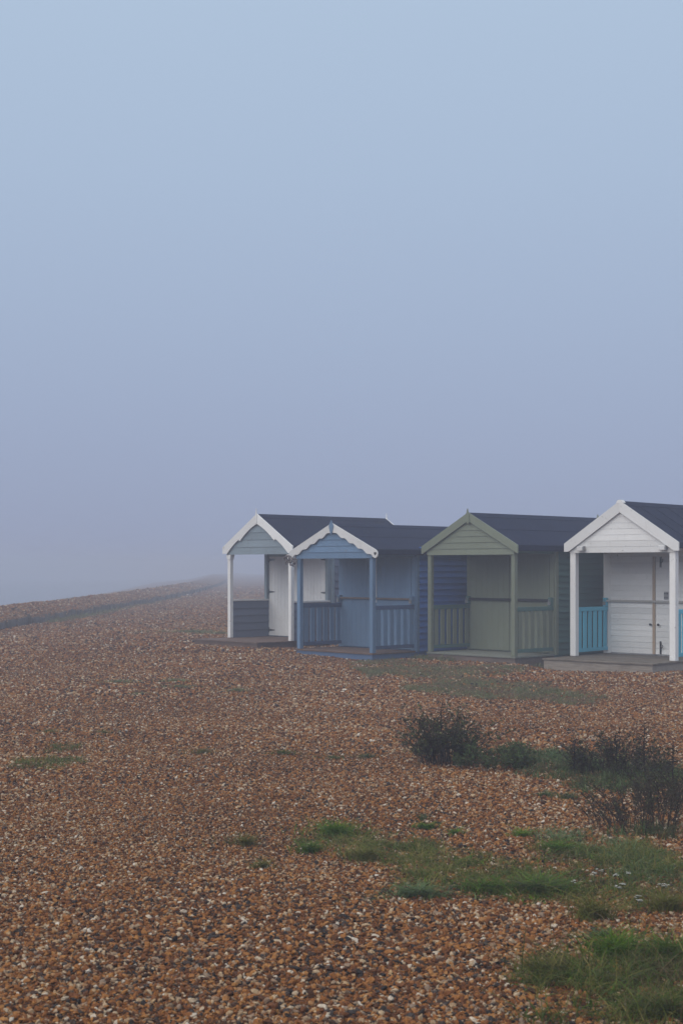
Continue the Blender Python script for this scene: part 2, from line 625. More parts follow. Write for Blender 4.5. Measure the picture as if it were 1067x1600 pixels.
    def bargeboards(y0, y1, style, mat):
        for sgn in (-1, 1):
            T, B = [], []
            n = 48
            for i in range(n + 1):
                u = i / n
                x = ho * u
                zt = hp - slope * x + .006
                wv = c['board_w'] / math.cos(math.atan(slope))
                if style == 'scallop':
                    wv *= 0.94 + .10 * math.sin(2 * math.pi * (5.0 * u + .15)) if u < .95 else .98
                elif style == 'ogee':
                    if u < .48:
                        q = u / .48
                        wv *= 1.12 - .66 * q + .72 * q * q
                    elif u < .52:
                        wv *= 1.17
                    else:
                        q = (u - .52) / .48
                        wv *= .92 - .22 * q + .85 * q * q
                zb = zt - wv
                if style in ('straight', 'ogee'):
                    zb = max(zb, hp - slope * ho + .006 - end - .004)
                T.append((cx + sgn * x, zt))
                B.append((cx + sgn * x, zb))
            if style == 'scallop':           # rounded lower end
                for i in range(1, 7):
                    a = i / 6
                    x = ho + .07 * math.sin(a * math.pi / 2)
                    zt = hp - slope * x + .006 - .05 * a * a
                    zb = hp - slope * ho - c['board_w'] * .95 / math.cos(math.atan(slope)) + .075 * a * a - .01 * a
                    T.append((cx + sgn * x, zt))
                    B.append((cx + sgn * x, min(zb, zt - .01)))
            b = MB()
            b.strip(T, B, y0, y1)
            bo = b.build('bargeboard', mat, root)
            if style == 'scallop' and sgn == 1:
                hx, hz = cx + ho + .015, hp - slope * ho - .075
                pts = []
                for i in range(20):
                    a = 2 * math.pi * i / 20
                    pts.append((hx + .0024 * 16 * math.sin(a) ** 3 * .9, hz + .0024 * (13 * math.cos(a) - 5 * math.cos(2 * a) - 2 * math.cos(3 * a) - math.cos(4 * a))))
                b = MB()
                b.prism(pts, y0 - .002, y0 + .001)
                b.build('heart_hole_shade', DARK, bo)  # thin dark plate, the shade of a heart-shaped hole put in as colour
    bargeboards(yb0, yb1, c['style'], m['barge'])
    bargeboards(L + .10, L + .125, 'straight', m['barge'])
    # ---- finial
    b = MB()
    if c['finial'] == 'spike':
        for yy in (yb0 - .014,):
            b.prism([(cx - .022, hp - .19), (cx + .022, hp - .19), (cx + .026, hp - .02), (cx + .012, hp + .03), (cx + .004, hp + .12), (cx - .004, hp + .12), (cx - .012, hp + .03), (cx - .026, hp - .02)], yy, yy + .013)
    elif c['finial'] == 'horn':
        for yy in (yb0 - .014,):
            b.prism([(cx + .012, hp - .20), (cx + .042, hp - .17), (cx + .038, hp - .06), (cx + .022, hp + .01), (cx + .004, hp + .075), (cx - .008, hp + .075), (cx - .022, hp + .01), (cx - .05, hp - .04), (cx - .04, hp - .17)], yy, yy + .013)
    elif c['finial'] == 'diamond':
        b.prism([(cx, hp + .06), (cx + .03, hp + .005), (cx + .062, hp - .05), (cx + .03, hp - .16), (cx, hp - .22), (cx - .03, hp - .16), (cx - .062, hp - .05), (cx - .03, hp + .005)], yb0 - .018, yb0 - .001)
    else:
        b.prism([(cx - .075, hp - .03), (cx + .075, hp - .03), (cx + .03, hp + .022), (cx - .03, hp + .022)], yb0 - .004, yb1 + .06)
    fo = b.build('finial', m['finial'], root)
    if c['finial'] in ('spike', 'horn'):
        link_obj('finial', fo.data, root, (0, L + .126 - yb0 + .014, 0))
    # ---- roof
    roof = empty('roof', (0, 0, 0))
    roof.parent = root
    y0, y1 = yb1 + .002, L + .099
    for sgn in (-1, 1):
        b = MB()
        x1 = ho - .004
        p = [(cx, hp), (cx + sgn * x1, hp - slope * x1), (cx + sgn * x1, hp - slope * x1 - .045), (cx, hp - .045)]
        b.prism(p, y0, y1)
        sl = b.build('roof_slope', m['roof'], roof)
        b = MB()
        b.box(min(cx + sgn * x1, cx + sgn * (x1 + .012)), max(cx + sgn * x1, cx + sgn * (x1 + .012)), y0 + .004, y1 - .004, hp - slope * x1 - .10, hp - slope * x1 + .006)
        b.build('eave_edge', m['roof'], roof)
        def lap(xi0, xi1, ya, yb, h):
            q = MB()
            q.prism([(cx + sgn * xi0, hp - slope * xi0 + .0005), (cx + sgn * xi1, hp - slope * xi1 + .0005), (cx + sgn * xi1, hp - slope * xi1 + h), (cx + sgn * xi0, hp - slope * xi0 + h * .4)], ya, yb)
            q.build('felt_lap', m['roof'], roof)
        if c['laps'] == 'along':
            lap(.02, .60, y0 + .004, y1 - .004, .007)
            lap(0.0, .16, y0 + .006, y1 - .006, .012)
        elif c['laps'] == 'across':
            for q in np.arange(.42, L, .5):
                lap(.03, x1 - .01, y0 + q, y0 + q + .06, .022)
            lap(0.0, .13, y0 + .006, y1 - .006, .012)
        else:
            lap(0.0, .14, y0 + .006, y1 - .006, .008)
    # ---- veranda sides
    for sgn, x in ((-1, 0), (1, WD)):
        ya, yb = s / 2 + .002, v - .025
        if c['rail'] == 'panel':
            p = box('side_panel', x - .016, x + .016, ya, yb, .0, .80, m['panel'], root)
            n = 5
            me = feather_mesh(yb - ya - .004, .80 / n - .006, m['panel'], .032, .006)
            for i in range(n):
                for f in (1, -1):
                    link_obj('board', me, p, (f * .0165, 0, -.40 + i * .80 / n + .001), (0, 0, R(90) * f))
            box('cap_rail', x - .05, x + .05, ya, yb, .803, .84, m['rail'], root)
            box('upright', x - .042, x + .042, v - .10, v - .026, .842, hg, m['upright'], root)
        else:
            r = empty('railing', (0, 0, 0))
            r.parent = root
            box('top_rail', x - .032, x + .032, ya, yb, .80, .875, m['rail'], r)
            box('bottom_rail', x - .028, x + .028, ya, yb, .06, .125, m['rail'], r)
            n = 6
            st = (yb - ya) / n
            me = box_mesh('baluster', .026, st * .62, .70, m['baluster'], .005)
            for i in range(n):
                link_obj('baluster', me, r, (x + (.012 if sgn > 0 else .010), ya + st * (i + .5) + .01, .15 + .325))
    # ---- deck
    deck = empty('deck', (0, 0, 0))
    deck.parent = root
    pr = c['porch']
    dx0, dx1 = c.get('deck_x', (-s / 2 - .02, WD + s / 2 + .02))
    y = v - .026
    bw = .122
    while y > -pr + .01:
        ylo = max(y - bw, -pr)
        box('deck_board', dx0, dx1, ylo + .003, y - .003, -.032, -.002, m['deck'], deck, .003)
        y -= bw
    fm = m['fascia']
    box('fascia', dx0 + .022, dx1 - .022, -pr + .022, -pr + .050, drop, -.035, fm, deck)
    box('fascia', dx0 + .024, dx0 + .052, -pr + .052, v - .003, drop, -.036, fm, deck)
    box('fascia', dx1 - .052, dx1 - .024, -pr + .052, v - .003, drop, -.036, fm, deck)
    # ---- locking bar across the doors
    if c.get('bar'):
        zb = .98
        bar = box('lock_bar', -s / 2 + .03, WD + s / 2 - .03, v - .082, v - .058, zb - c['bar_h'] / 2, zb + c['bar_h'] / 2, m['bar'], root)
        for x in (-s / 2 + .05, WD + s / 2 - .05):
            q = MB()
            q.box(x - .035, x + .035, v - .094, v - .0225, zb - .10, zb + .055)
            br = q.build('bracket', m['bracket'], root)
            padlock(br, x + .0, v - .096, zb - .02, m['lock'])
    return root

IN = lambda a, b: (a, b)
h1 = hut(dict(fit=(-2.449, 30.98, .802, EYE - 1.537, 1.85, 2.70), post=.09, label='white and grey beach hut with half panelled veranda, farthest in the row',
     style='ogee', finial='spike', laps='plain', gable_pitch=.158, side_pitch=.16, board_w=.165, rail='panel', porch=.92, deck_x=(-.16, 1.97),
     door='tongue', capital=True, trim_w=.075,
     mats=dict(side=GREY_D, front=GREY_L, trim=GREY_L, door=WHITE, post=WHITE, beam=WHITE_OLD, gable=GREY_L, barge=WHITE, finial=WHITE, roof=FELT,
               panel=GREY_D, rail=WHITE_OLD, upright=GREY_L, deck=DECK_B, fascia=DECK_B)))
h2 = hut(dict(fit=(-.808, 27.443, .806, EYE - 1.576, 1.777, 2.425), post=.09, label='blue beach hut with scalloped white bargeboards and a diamond finial',
     style='scallop', finial='diamond', laps='along', gable_pitch=.118, side_pitch=.118, board_w=.15, rail='rail', porch=.075,
     door='plank', bar=True, bar_h=.036,
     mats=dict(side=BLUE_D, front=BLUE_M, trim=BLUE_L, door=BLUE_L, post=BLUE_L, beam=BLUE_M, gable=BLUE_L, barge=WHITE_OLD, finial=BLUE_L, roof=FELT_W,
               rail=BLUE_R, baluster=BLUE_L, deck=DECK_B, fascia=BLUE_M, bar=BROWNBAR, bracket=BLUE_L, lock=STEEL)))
h3 = hut(dict(fit=(1.677, 26.381, .800, EYE - 1.576, 1.836, 2.585), post=.085, label='sage green beach hut with dark green side walls and railings',
     style='straight', finial='horn', laps='along', gable_pitch=.112, side_pitch=.112, board_w=.135, rail='rail', porch=.06,
     door='plank', bar=True, bar_h=.05,
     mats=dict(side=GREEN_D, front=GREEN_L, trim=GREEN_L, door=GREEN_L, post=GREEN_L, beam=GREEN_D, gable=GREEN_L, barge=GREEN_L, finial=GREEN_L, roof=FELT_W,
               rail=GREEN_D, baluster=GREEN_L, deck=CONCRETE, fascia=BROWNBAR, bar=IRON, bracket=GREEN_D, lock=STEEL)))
c4 = dict(fit=(4.21, 25.381, .737, EYE - 1.59, 1.883, 2.765), post=.115, label='white beach hut with turquoise railings and a timber porch platform, nearest',
     style='straight', finial='cap', laps='across', gable_pitch=.1045, side_pitch=.1045, board_w=.17, rail='rail', porch=.92, deck_x=(-.08, 2.12),
     door='shiplap', cover_strip=True, bar=True, bar_h=.04, trim_w=.14,
     mats=dict(side=WHITE, front=WHITE, trim=WHITE, door=WHITE, post=WHITE, beam=WHITE_OLD, gable=WHITE, barge=WHITE, finial=WHITE, roof=FELT_W,
               rail=TURQ, baluster=TURQ, deck=DECK_G, fascia=FASCIA_G, bar=GREYBAR, bracket=TURQ, lock=STEEL, strip=TAN))
h4 = hut(c4)

# fittings of the nearest hut
vy = 1.12
for x in (.22, 1.86):
    f = box('floodlight', x - .075, x + .045, -.16, -.083, 1.895, 1.975, WHITE_OLD, h4, .008)
    b = MB(); b.box(.0, .018, -.03, .03, -.035, .045)
    lens = b.build('bracket', STEEL, f); lens.location = (.065, 0, 0)
sp = box('socket_plate', 1.20, 1.29, vy - .043, vy - .033, 1.02, 1.16, STEEL, h4, .004)
for dx in (-.022, .022):
    for dz in (-.035, .035):
        b = MB(); b.tube([(dx, -.0085, dz), (dx, -.004, dz)], .013, 10)
        b.build('socket_hole_shade', DARK, sp)  # dark disc on the plate, painting the shade of a hole
for x in (.94, 1.10):
    b = MB(); b.tube([(x, vy - .034, .56), (x, vy - .055, .56), (x, vy - .075, .56)], [.012, .012, .024], 10)
    b.build('door_knob', IRON, h4)
for z0, z1 in ((1.60, 1.79), (.03, .26)):
    b = MB()
    b.box(1.115, 1.15, vy - .040, vy - .034, z0, z1)
    b.tube([(1.132, vy - .048, z0), (1.132, vy - .048, z1)], .008, 8)
    zz = (z0 + z1) / 2
    b.tube([(1.132, vy - .05, zz), (1.17, vy - .075, zz - .01), (1.20, vy - .08, zz + .02), (1.19, vy - .07, zz + .05)], .009, 6)
    b.build('tower_bolt', IRON, h4)
# white pipe beside the veranda post of the blue hut
b = MB(); b.tube([(1.02, vy - .045, .90), (1.02, vy - .045, 1.76)], .016, 10)
b.build('white_pole', WHITE, h2)

# knotted rope hung on the blue hut's bargeboard (its own thing)
b = MB()
def loop(cx, cy, cz, r, tilt, turns=1.15, rad=.017):
    pts = []
    for i in range(19):
        a = i / 18 * 2 * math.pi * turns
        pts.append((cx + r * math.cos(a), cy + .03 * math.sin(a * 2 + tilt), cz + r * math.sin(a) * (.8 + .2 * math.sin(tilt))))
    b.tube(pts, rad, 6)
loop(0, 0, 0, .055, .3); loop(.05, .01, -.035, .05, 1.4); loop(.13, -.01, -.08, .055, 2.2); loop(.17, .01, -.05, .045, .8)
b.tube([(.0, 0, .05), (-.06, 0, .04), (-.10, -.01, 0), (-.085, -.01, -.04)], [.02, .022, .014, .006], 6)
b.tube([(-.03, 0, -.04), (-.07, .0, -.09), (-.05, 0, -.13)], [.014, .012, .006], 6)
b.tube([(.14, 0, -.10), (.15, .0, -.16), (.19, 0, -.17)], [.016, .012, .006], 6)
b.tube([(.05, 0, .02), (.10, -.01, -.03), (.15, 0, -.02)], .02, 6)
rope = b.build('knotted_rope', ROPE, None, True)
pl = Matrix.Translation((-.808, 27.443, EYE - 1.576)) @ Matrix.Rotation(-.806, 4, 'Z') @ Vector((-.19, -.145, 1.765))
rope.location = pl
rope.rotation_euler = (0, 0, -.806)
tag(rope, 'tangle of grey rope hanging at the left end of the scalloped bargeboard', 'rope')

# ------------------------------------------------------------------ timber breastwork along the bank
bw_root = empty('timber_breastwork', (-BANK + .02, 36, 0))
tag(bw_root, 'low dark timber breastwork running along the shingle bank', 'breastwork')
mb = MB()
y = 24.0
r2 = random.Random(3)
while y < 170:
    wd = r2.uniform(.13, .24)
    xs = -BANK + .04 - float(bank_shift(np.array(y)))
    h = .20 + r2.uniform(-.04, .04) + .03 * math.sin(y * .8) + (.10 if r2.random() < .03 else 0)
    t = r2.uniform(-.015, .015)
    if r2.random() < .10:
        h -= .12
    mb.box(xs + t - (-BANK + .02) , xs + t + .045 - (-BANK + .02), y - 36, y + wd - 36, -.25, h)
    y += wd + r2.uniform(.005, .05)
pk = mb.build('planks', PLANK, bw_root)
pk['kind'] = 'stuff'
y = 26.0
while y < 120:
    xs = -BANK + .04 - float(bank_shift(np.array(y)))
    hh = r2.uniform(.22, .32)
    box('stake', xs + .055 + BANK - .02, xs + .14 + BANK - .02, y - 36, y + .09 - 36, -.25, hh, PLANK, bw_root, .008)
    y += r2.uniform(2.6, 4.2)

# ------------------------------------------------------------------ shingle pebbles (nobody could count them)
def hut_mask(x, y):
    """true where a hut or its deck stands"""
    m = np.zeros(len(x), bool)
    for (X, Y, yaw, pr) in ((-2.449, 30.98, .802, .92), (-.808, 27.443, .806, .08), (1.677, 26.381, .8, .07), (4.21, 25.381, .737, .92)):
        a = (x - X) * math.cos(yaw) - (y - Y) * math.sin(yaw)
        b = (x - X) * math.sin(yaw) + (y - Y) * math.cos(yaw)
        m |= (a > -.1) & (a < 2.1) & (b > -pr) & (b < 3.8)
    return m

def pebble_points():
    P, S = [], []
    for y0, y1, dens, size in ((4.2, 8.5, 9800, .0056), (8.5, 13, 7600, .0057), (13, 19, 4000, .0070), (19, 27, 1900, .0092), (27, 40, 620, .0125), (40, 80, 125, .0155), (80, 130, 16, .026)):
        xa, xb = -.265 * y1 - .4, .265 * y1 + .6
        n = int((xb - xa) * (y1 - y0) * dens)
        x = rng.uniform(xa, xb, n)
        y = rng.uniform(y0, y1, n)
        k = (np.abs(x) < .262 * y + .45) & ~hut_mask(x, y)
        x, y = x[k], y[k]
        s = size * np.exp(np.clip(rng.normal(0, .36, len(x)), -.9, .72))
        s = s * (1 + .22 * np.sin(x * .9 + y * .7 + 1.2 * np.sin(y * .45)) * np.sin(y * .8 - x * .4))      # sorted by the waves
        P.append(np.stack([x, y], 1)); S.append(s)
    return np.concatenate(P), np.concatenate(S)

pts, ps = pebble_points()
GRASSY = [  # pebbles lie thinner under the grass
          (640, 1050, 95, 12), (690, 1078, 70, 13), (780, 1078, 110, 17), (880, 1090, 70, 13), (585, 1052, 30, 8), (760, 1048, 80, 9), (838, 1038, 45, 7),
          (700, 1370, 90, 40), (850, 1385, 110, 32), (960, 1395, 100, 34), (985, 1345, 90, 30), (1050, 1370, 60, 44), (970, 1545, 150, 55), (1030, 1555, 80, 50),
          (75, 1195, 60, 11), (860, 1195, 80, 18), (1000, 1215, 90, 24)]
ipx = 533.5 + F * pts[:, 0] / pts[:, 1]
ipy = HOR + F * EYE / pts[:, 1]
thin = np.zeros(len(pts), bool)
for (ex, ey, erx, ery) in GRASSY:
    thin |= ((ipx - ex) / erx) ** 2 + ((ipy - ey) / ery) ** 2 < rng.uniform(.4, 1.0, len(pts))
keep = ~(thin & (rng.random(len(pts)) < .55))
pts, ps = pts[keep], ps[keep]
pz = terrain(pts[:, 0], pts[:, 1])
npb = len(pts)
sca = np.stack([ps * rng.uniform(.95, 1.6, npb), ps * rng.uniform(.75, 1.1, npb), ps * rng.uniform(.42, .8, npb)], 1)
zz = pz + ps * (1.15 - 2.1 * rng.random(npb) ** 1.3)
rot = np.stack([rng.normal(0, .5, npb), rng.normal(0, .5, npb), rng.uniform(0, 6.283, npb)], 1)
# patches of one tone drift over the beach
tint = rng.uniform(0, 1, npb)
drift = np.sin(pts[:, 0] * 1.3 + 1.7 * np.sin(pts[:, 1] * .8)) * np.sin(pts[:, 1] * 1.1 + .6)
tint = np.clip(tint + .07 * drift * (tint < .9), 0, 1)
me = bpy.data.meshes.new('pebbles')
me.vertices.add(npb)
me.vertices.foreach_set('co', np.stack([pts[:, 0], pts[:, 1], zz], 1).astype(np.float32).ravel())
for nm, arr, ty in (('size', sca, 'FLOAT_VECTOR'), ('turn', rot, 'FLOAT_VECTOR')):
    a = me.attributes.new(nm, ty, 'POINT')
    a.data.foreach_set('vector', arr.astype(np.float32).ravel())
a = me.attributes.new('tint', 'FLOAT', 'POINT')
a.data.foreach_set('value', tint.astype(np.float32))
a = me.attributes.new('pick', 'INT', 'POINT')
a.data.foreach_set('value', rng.integers(0, 8, npb).astype(np.int32))
PEBBLE = tinted('pebble', PEB, rough=.6, spec=.10, vary=1.3, instancer=True)
me.materials.append(PEBBLE)
peb = bpy.data.objects.new('pebbles', me)
C.objects.link(peb)
tag(peb, 'loose brown, tan and grey flint pebbles covering the beach', 'pebbles', kind='stuff')
g = bpy.data.node_groups.new('scatter_pebbles', 'GeometryNodeTree')
g.interface.new_socket('Geometry', in_out='INPUT', socket_type='NodeSocketGeometry')
g.interface.new_socket('Geometry', in_out='OUTPUT', socket_type='NodeSocketGeometry')
gi, go = g.nodes.new('NodeGroupInput'), g.nodes.new('NodeGroupOutput')
g2i = g.nodes.new('GeometryNodeGeometryToInstance')
for i in range(8):
    ic = g.nodes.new('GeometryNodeMeshIcoSphere')
    ic.inputs['Radius'].default_value = 1
    ic.inputs['Subdivisions'].default_value = 3
    nz = g.nodes.new('ShaderNodeTexNoise')
    nz.inputs['Scale'].default_value = .85
    nz.inputs['Detail'].default_value = 2.5
    po = g.nodes.new('GeometryNodeInputPosition')
    ad = g.nodes.new('ShaderNodeVectorMath'); ad.operation = 'ADD'
    ad.inputs[1].default_value = (i * 7.3, i * 3.1, i * 5.7)
    g.links.new(po.outputs[0], ad.inputs[0])
    g.links.new(ad.outputs[0], nz.inputs['Vector'])
    sb = g.nodes.new('ShaderNodeVectorMath'); sb.operation = 'SUBTRACT'
    g.links.new(nz.outputs['Color'], sb.inputs[0])
    sb.inputs[1].default_value = (.5, .5, .5)
    sc_ = g.nodes.new('ShaderNodeVectorMath'); sc_.operation = 'SCALE'
    g.links.new(sb.outputs[0], sc_.inputs[0])
    sc_.inputs['Scale'].default_value = 1.9
    sp_ = g.nodes.new('GeometryNodeSetPosition')
    g.links.new(ic.outputs[0], sp_.inputs[0])
    g.links.new(sc_.outputs[0], sp_.inputs['Offset'])
    ss = g.nodes.new('GeometryNodeSetShadeSmooth')
    g.links.new(sp_.outputs[0], ss.inputs[0])
    sm = g.nodes.new('GeometryNodeSetMaterial')
    sm.inputs['Material'].default_value = PEBBLE
    g.links.new(ss.outputs[0], sm.inputs[0])
    g.links.new(sm.outputs[0], g2i.inputs[0])
def named(nm, ty):
    n = g.nodes.new('GeometryNodeInputNamedAttribute')
    n.data_type = ty
    n.inputs[0].default_value = nm
    return n.outputs[0]
iop = g.nodes.new('GeometryNodeInstanceOnPoints')
g.links.new(gi.outputs[0], iop.inputs['Points'])
g.links.new(g2i.outputs[0], iop.inputs['Instance'])
iop.inputs['Pick Instance'].default_value = True
g.links.new(named('pick', 'INT'), iop.inputs['Instance Index'])
g.links.new(named('size', 'FLOAT_VECTOR'), iop.inputs['Scale'])
e2r = g.nodes.new('FunctionNodeEulerToRotation')
g.links.new(named('turn', 'FLOAT_VECTOR'), e2r.inputs[0])
g.links.new(e2r.outputs[0], iop.inputs['Rotation'])
g.links.new(iop.outputs[0], go.inputs[0])
md = peb.modifiers.new('scatter', 'NODES')
md.node_group = g

# ------------------------------------------------------------------ plants
GRASS = tinted('grass_blades', [(0, (.155, .105, .050)), (.2, (.085, .075, .024)), (.45, (.052, .088, .012)), (.75, (.090, .140, .014)), (1, (.24, .20, .06))], .6, trans=.25)
TURF = tinted('dull_turf', [(0, (.19, .125, .080)), (.3, (.15, .135, .075)), (.7, (.115, .150, .060)), (1, (.19, .20, .10))], .75, trans=.15)
LUSH = tinted('lush_grass', [(0, (.10, .085, .025)), (.3, (.055, .11, .010)), (.7, (.095, .19, .010)), (1, (.18, .26, .02))], .55, trans=.3)
OLIVE = tinted('olive_grass', [(0, (.13, .095, .035)), (.4, (.11, .115, .022)), (.8, (.16, .165, .03)), (1, (.25, .21, .06))], .65, trans=.25)
BLUEGREEN = tinted('blue_green_leaves', [(0, (.080, .068, .030)), (.5, (.062, .105, .032)), (1, (.125, .175, .070))], .6, trans=.15)
SHRUB = tinted('shrub_leaves', [(0, (.040, .030, .020)), (.45, (.055, .062, .028)), (.8, (.10, .125, .045)), (1, (.18, .18, .08))], .65, trans=.1)
TWIG = tinted('dark_twigs', [(0, (.014, .011, .011)), (.6, (.040, .030, .026)), (1, (.095, .072, .055))], .8)
FLOWER = tinted('white_flower_heads', [(0, (.38, .37, .32)), (1, (.60, .59, .55))], .7, trans=.2)
STALK = tinted('pale_stalks', [(0, (.10, .10, .05)), (1, (.2, .18, .10))], .7)

def tint_mesh(name, V, Fc, T, mat, parent=None, loc=(0, 0, 0), smooth=False):
    me = bpy.data.meshes.new(name)
    me.from_pydata(V.tolist() if hasattr(V, 'tolist') else V, [], Fc)
    a = me.attributes.new('tint', 'FLOAT', 'POINT')
    a.data.foreach_set('value', np.asarray(T, np.float32))
    me.materials.append(mat)
    if smooth:
        me.polygons.foreach_set('use_smooth', [True] * len(me.polygons))
    o = bpy.data.objects.new(name, me)
    C.objects.link(o)
    o.parent = parent
    o.location = loc
    return o

def blades(bx, by, bz, hgt, wid, lean, r, spread=None):
    """one curved blade of 7 points per root"""
    n = len(bx)
    an = r.uniform(0, 2 * np.pi, n) if spread is None else spread + r.normal(0, .7, n)
    dx, dy = np.cos(an), np.sin(an)
    fa = r.uniform(0, np.pi, n)
    wx, wy = np.cos(fa) * wid / 2, np.sin(fa) * wid / 2
    V = np.zeros((n, 7, 3))
    ln = lean * hgt
    for k, (t, wf) in enumerate(((0, 1.0), (.4, .9), (.75, .6))):
        ox = dx * ln * t ** 2
        oy = dy * ln * t ** 2
        oz = hgt * t * (1 - .25 * t * np.minimum(lean, 1.5))
        for q, sg in ((0, -1), (1, 1)):
            V[:, 2 * k + q, 0] = bx + ox + sg * wx * wf
            V[:, 2 * k + q, 1] = by + oy + sg * wy * wf
            V[:, 2 * k + q, 2] = bz + oz
    V[:, 6, 0] = bx + dx * ln
    V[:, 6, 1] = by + dy * ln
    V[:, 6, 2] = bz + hgt * (1 - .25 * np.minimum(lean, 1.5))
    base = np.arange(n)[:, None] * 7
    q1 = (base + np.array([0, 1, 3, 2])).tolist()
    q2 = (base + np.array([2, 3, 5, 4])).tolist()
    t1 = (base + np.array([4, 5, 6])).tolist()
    return V.reshape(-1, 3), q1 + q2 + t1

def patch_points(ellipses, dens, r, clump=0.6):
    """roots on the shingle inside ragged patches given by their outline in the photograph"""
    XS, YS = [], []
    for (px, py, rx, ry) in ellipses:
        x0, y0 = ground_at(px, py)
        _, yn = ground_at(px, py + ry)
        _, yf_ = ground_at(px, py - ry)
        hw = rx / F * y0
        n = int(dens * 2 * hw * (yf_ - yn) * 1.1) + 4
        x = r.uniform(-1, 1, n)
        y = r.uniform(-1, 1, n)
        ang = np.arctan2(y, x)
        edge = .80 + .14 * np.sin(ang * 3 + px) + .11 * np.sin(ang * 7 + py) + .08 * np.sin(ang * 13 + px * .3)
        rad = np.sqrt(x * x + y * y)
        keep = rad + r.normal(0, .09, n) < edge
        X = x0 + x * hw
        Y = (yn + yf_) / 2 + y * (yf_ - yn) / 2
        cl = np.sin(X * 9.1 + 2 * np.sin(Y * 5)) * np.sin(Y * 7.7 + 1.5 * np.sin(X * 6)) + .5 * np.sin(X * 23 + Y * 17)
        keep &= (cl + r.normal(0, .5, n)) > (clump - 1.0)
        XS.append(X[keep]); YS.append(Y[keep])
    return np.concatenate(XS), np.concatenate(YS)

def grass_stuff(name, ellipses, dens, h, wid, lean, mat, label, seed, tmean=.5, clump=.6, hvar=.4):
    r = np.random.default_rng(seed)
    x, y = patch_points(ellipses, dens, r, clump)
    k = ~hut_mask(x, y)
    x, y = x[k], y[k]
    n = len(x)
    z = terrain(x, y) + .006
    hg = h * np.exp(r.normal(0, hvar, n))
    V, Fc = blades(x, y, z, hg, wid * r.uniform(.6, 1.4, n), np.abs(r.normal(lean, lean * .5, n)), r)
    loc = np.sin(x * 4 + y * 3) * .11 + np.sin(x * 11 - y * 7 + np.sin(y * 5)) * .10
    T = np.repeat(np.clip(r.normal(tmean, .30, n) + loc * 1.6, 0, 1), 7)
    o = tint_mesh(name, V, Fc, T, mat)
    tag(o, label, 'grass', kind='stuff')
    return o

grass_stuff('turf', [(640, 1050, 95, 12), (720, 1060, 60, 10), (690, 1078, 70, 13), (780, 1078, 110, 17), (880, 1090, 70, 13), (600, 1036, 60, 6), (585, 1052, 30, 8), (760, 1048, 80, 9)], 3000, .036, .0065, 1.2,
            TURF, 'dull green turf spreading over the shingle before the blue and green huts', 11, .45, .85)
grass_stuff('grass', [(838, 1038, 45, 7), (690, 1030, 42, 5), (640, 1024, 40, 6), (600, 1027, 26, 3)], 1700, .075, .010, .9,
            TURF, 'darker grass along the foot of the green and blue huts', 12, .55, .2)
grass_stuff('grass', [(545, 1318, 85, 17), (600, 1338, 80, 22), (900, 1340, 90, 24), (680, 1350, 95, 30), (700, 1385, 95, 28), (640, 1330, 60, 20), (850, 1385, 120, 34), (770, 1365, 70, 24), (960, 1395, 110, 36), (985, 1345, 100, 30), (1050, 1370, 60, 44)], 5800, .034, .0042, 1.6,
            GRASS, 'patchy green grass crossing the shingle below the twiggy shrubs', 13, .6, .68)
grass_stuff('grass', [(960, 1545, 165, 55), (1020, 1520, 80, 36), (870, 1530, 70, 34), (1040, 1575, 80, 40), (960, 1600, 160, 20)], 6500, .042, .0044, 1.5,
            GRASS, 'thick dark grass in the near right corner of the shingle', 14, .5, .55, .6)
grass_stuff('grass', [(75, 1195, 66, 12), (95, 1172, 30, 8), (40, 1198, 30, 8)], 2600, .038, .006, 1.4,
            GRASS, 'low green grass mat on the open shingle at far left', 15, .5, .5)
grass_stuff('ground_cover', [(830, 1190, 70, 18), (900, 1195, 50, 20), (860, 1212, 60, 10), (1000, 1215, 90, 24), (940, 1230, 60, 16), (1010, 1304, 70, 12)], 3400, .055, .006, 1.1,
            BLUEGREEN, 'low blue green ground cover between the dark shrubs', 16, .4, .3)
# tufts of rough grass growing along the foot of the breastwork
r_ = np.random.default_rng(5)
gy = np.concatenate([r_.normal(c_, s_, n_) for c_, s_, n_ in ((46, 1.2, 300), (50, 1.6, 500), (55, 2.0, 300), (62, 4, 200), (75, 6, 150))])
gx = -BANK + .25 + np.abs(r_.normal(0, .22, len(gy))) - bank_shift(gy)
V, Fc = blades(gx, gy, terrain(gx, gy) - .01, .11 * np.exp(r_.normal(0, .4, len(gy))), np.full(len(gy), .022), np.abs(r_.normal(.7, .3, len(gy))), r_)
tag(tint_mesh('grass', V, Fc, np.repeat(r_.uniform(0, 1, len(gy)), 7), TURF), 'rough grass growing along the foot of the timber breastwork', 'grass', kind='stuff')
grass_stuff('ground_cover', [(965, 1335, 75, 22), (1010, 1370, 60, 26), (880, 1310, 60, 14)], 3000, .045, .0045, 1.4,
            BLUEGREEN, 'pale grey green creeping stems over the shingle near the white flowers', 17, .85, .4)

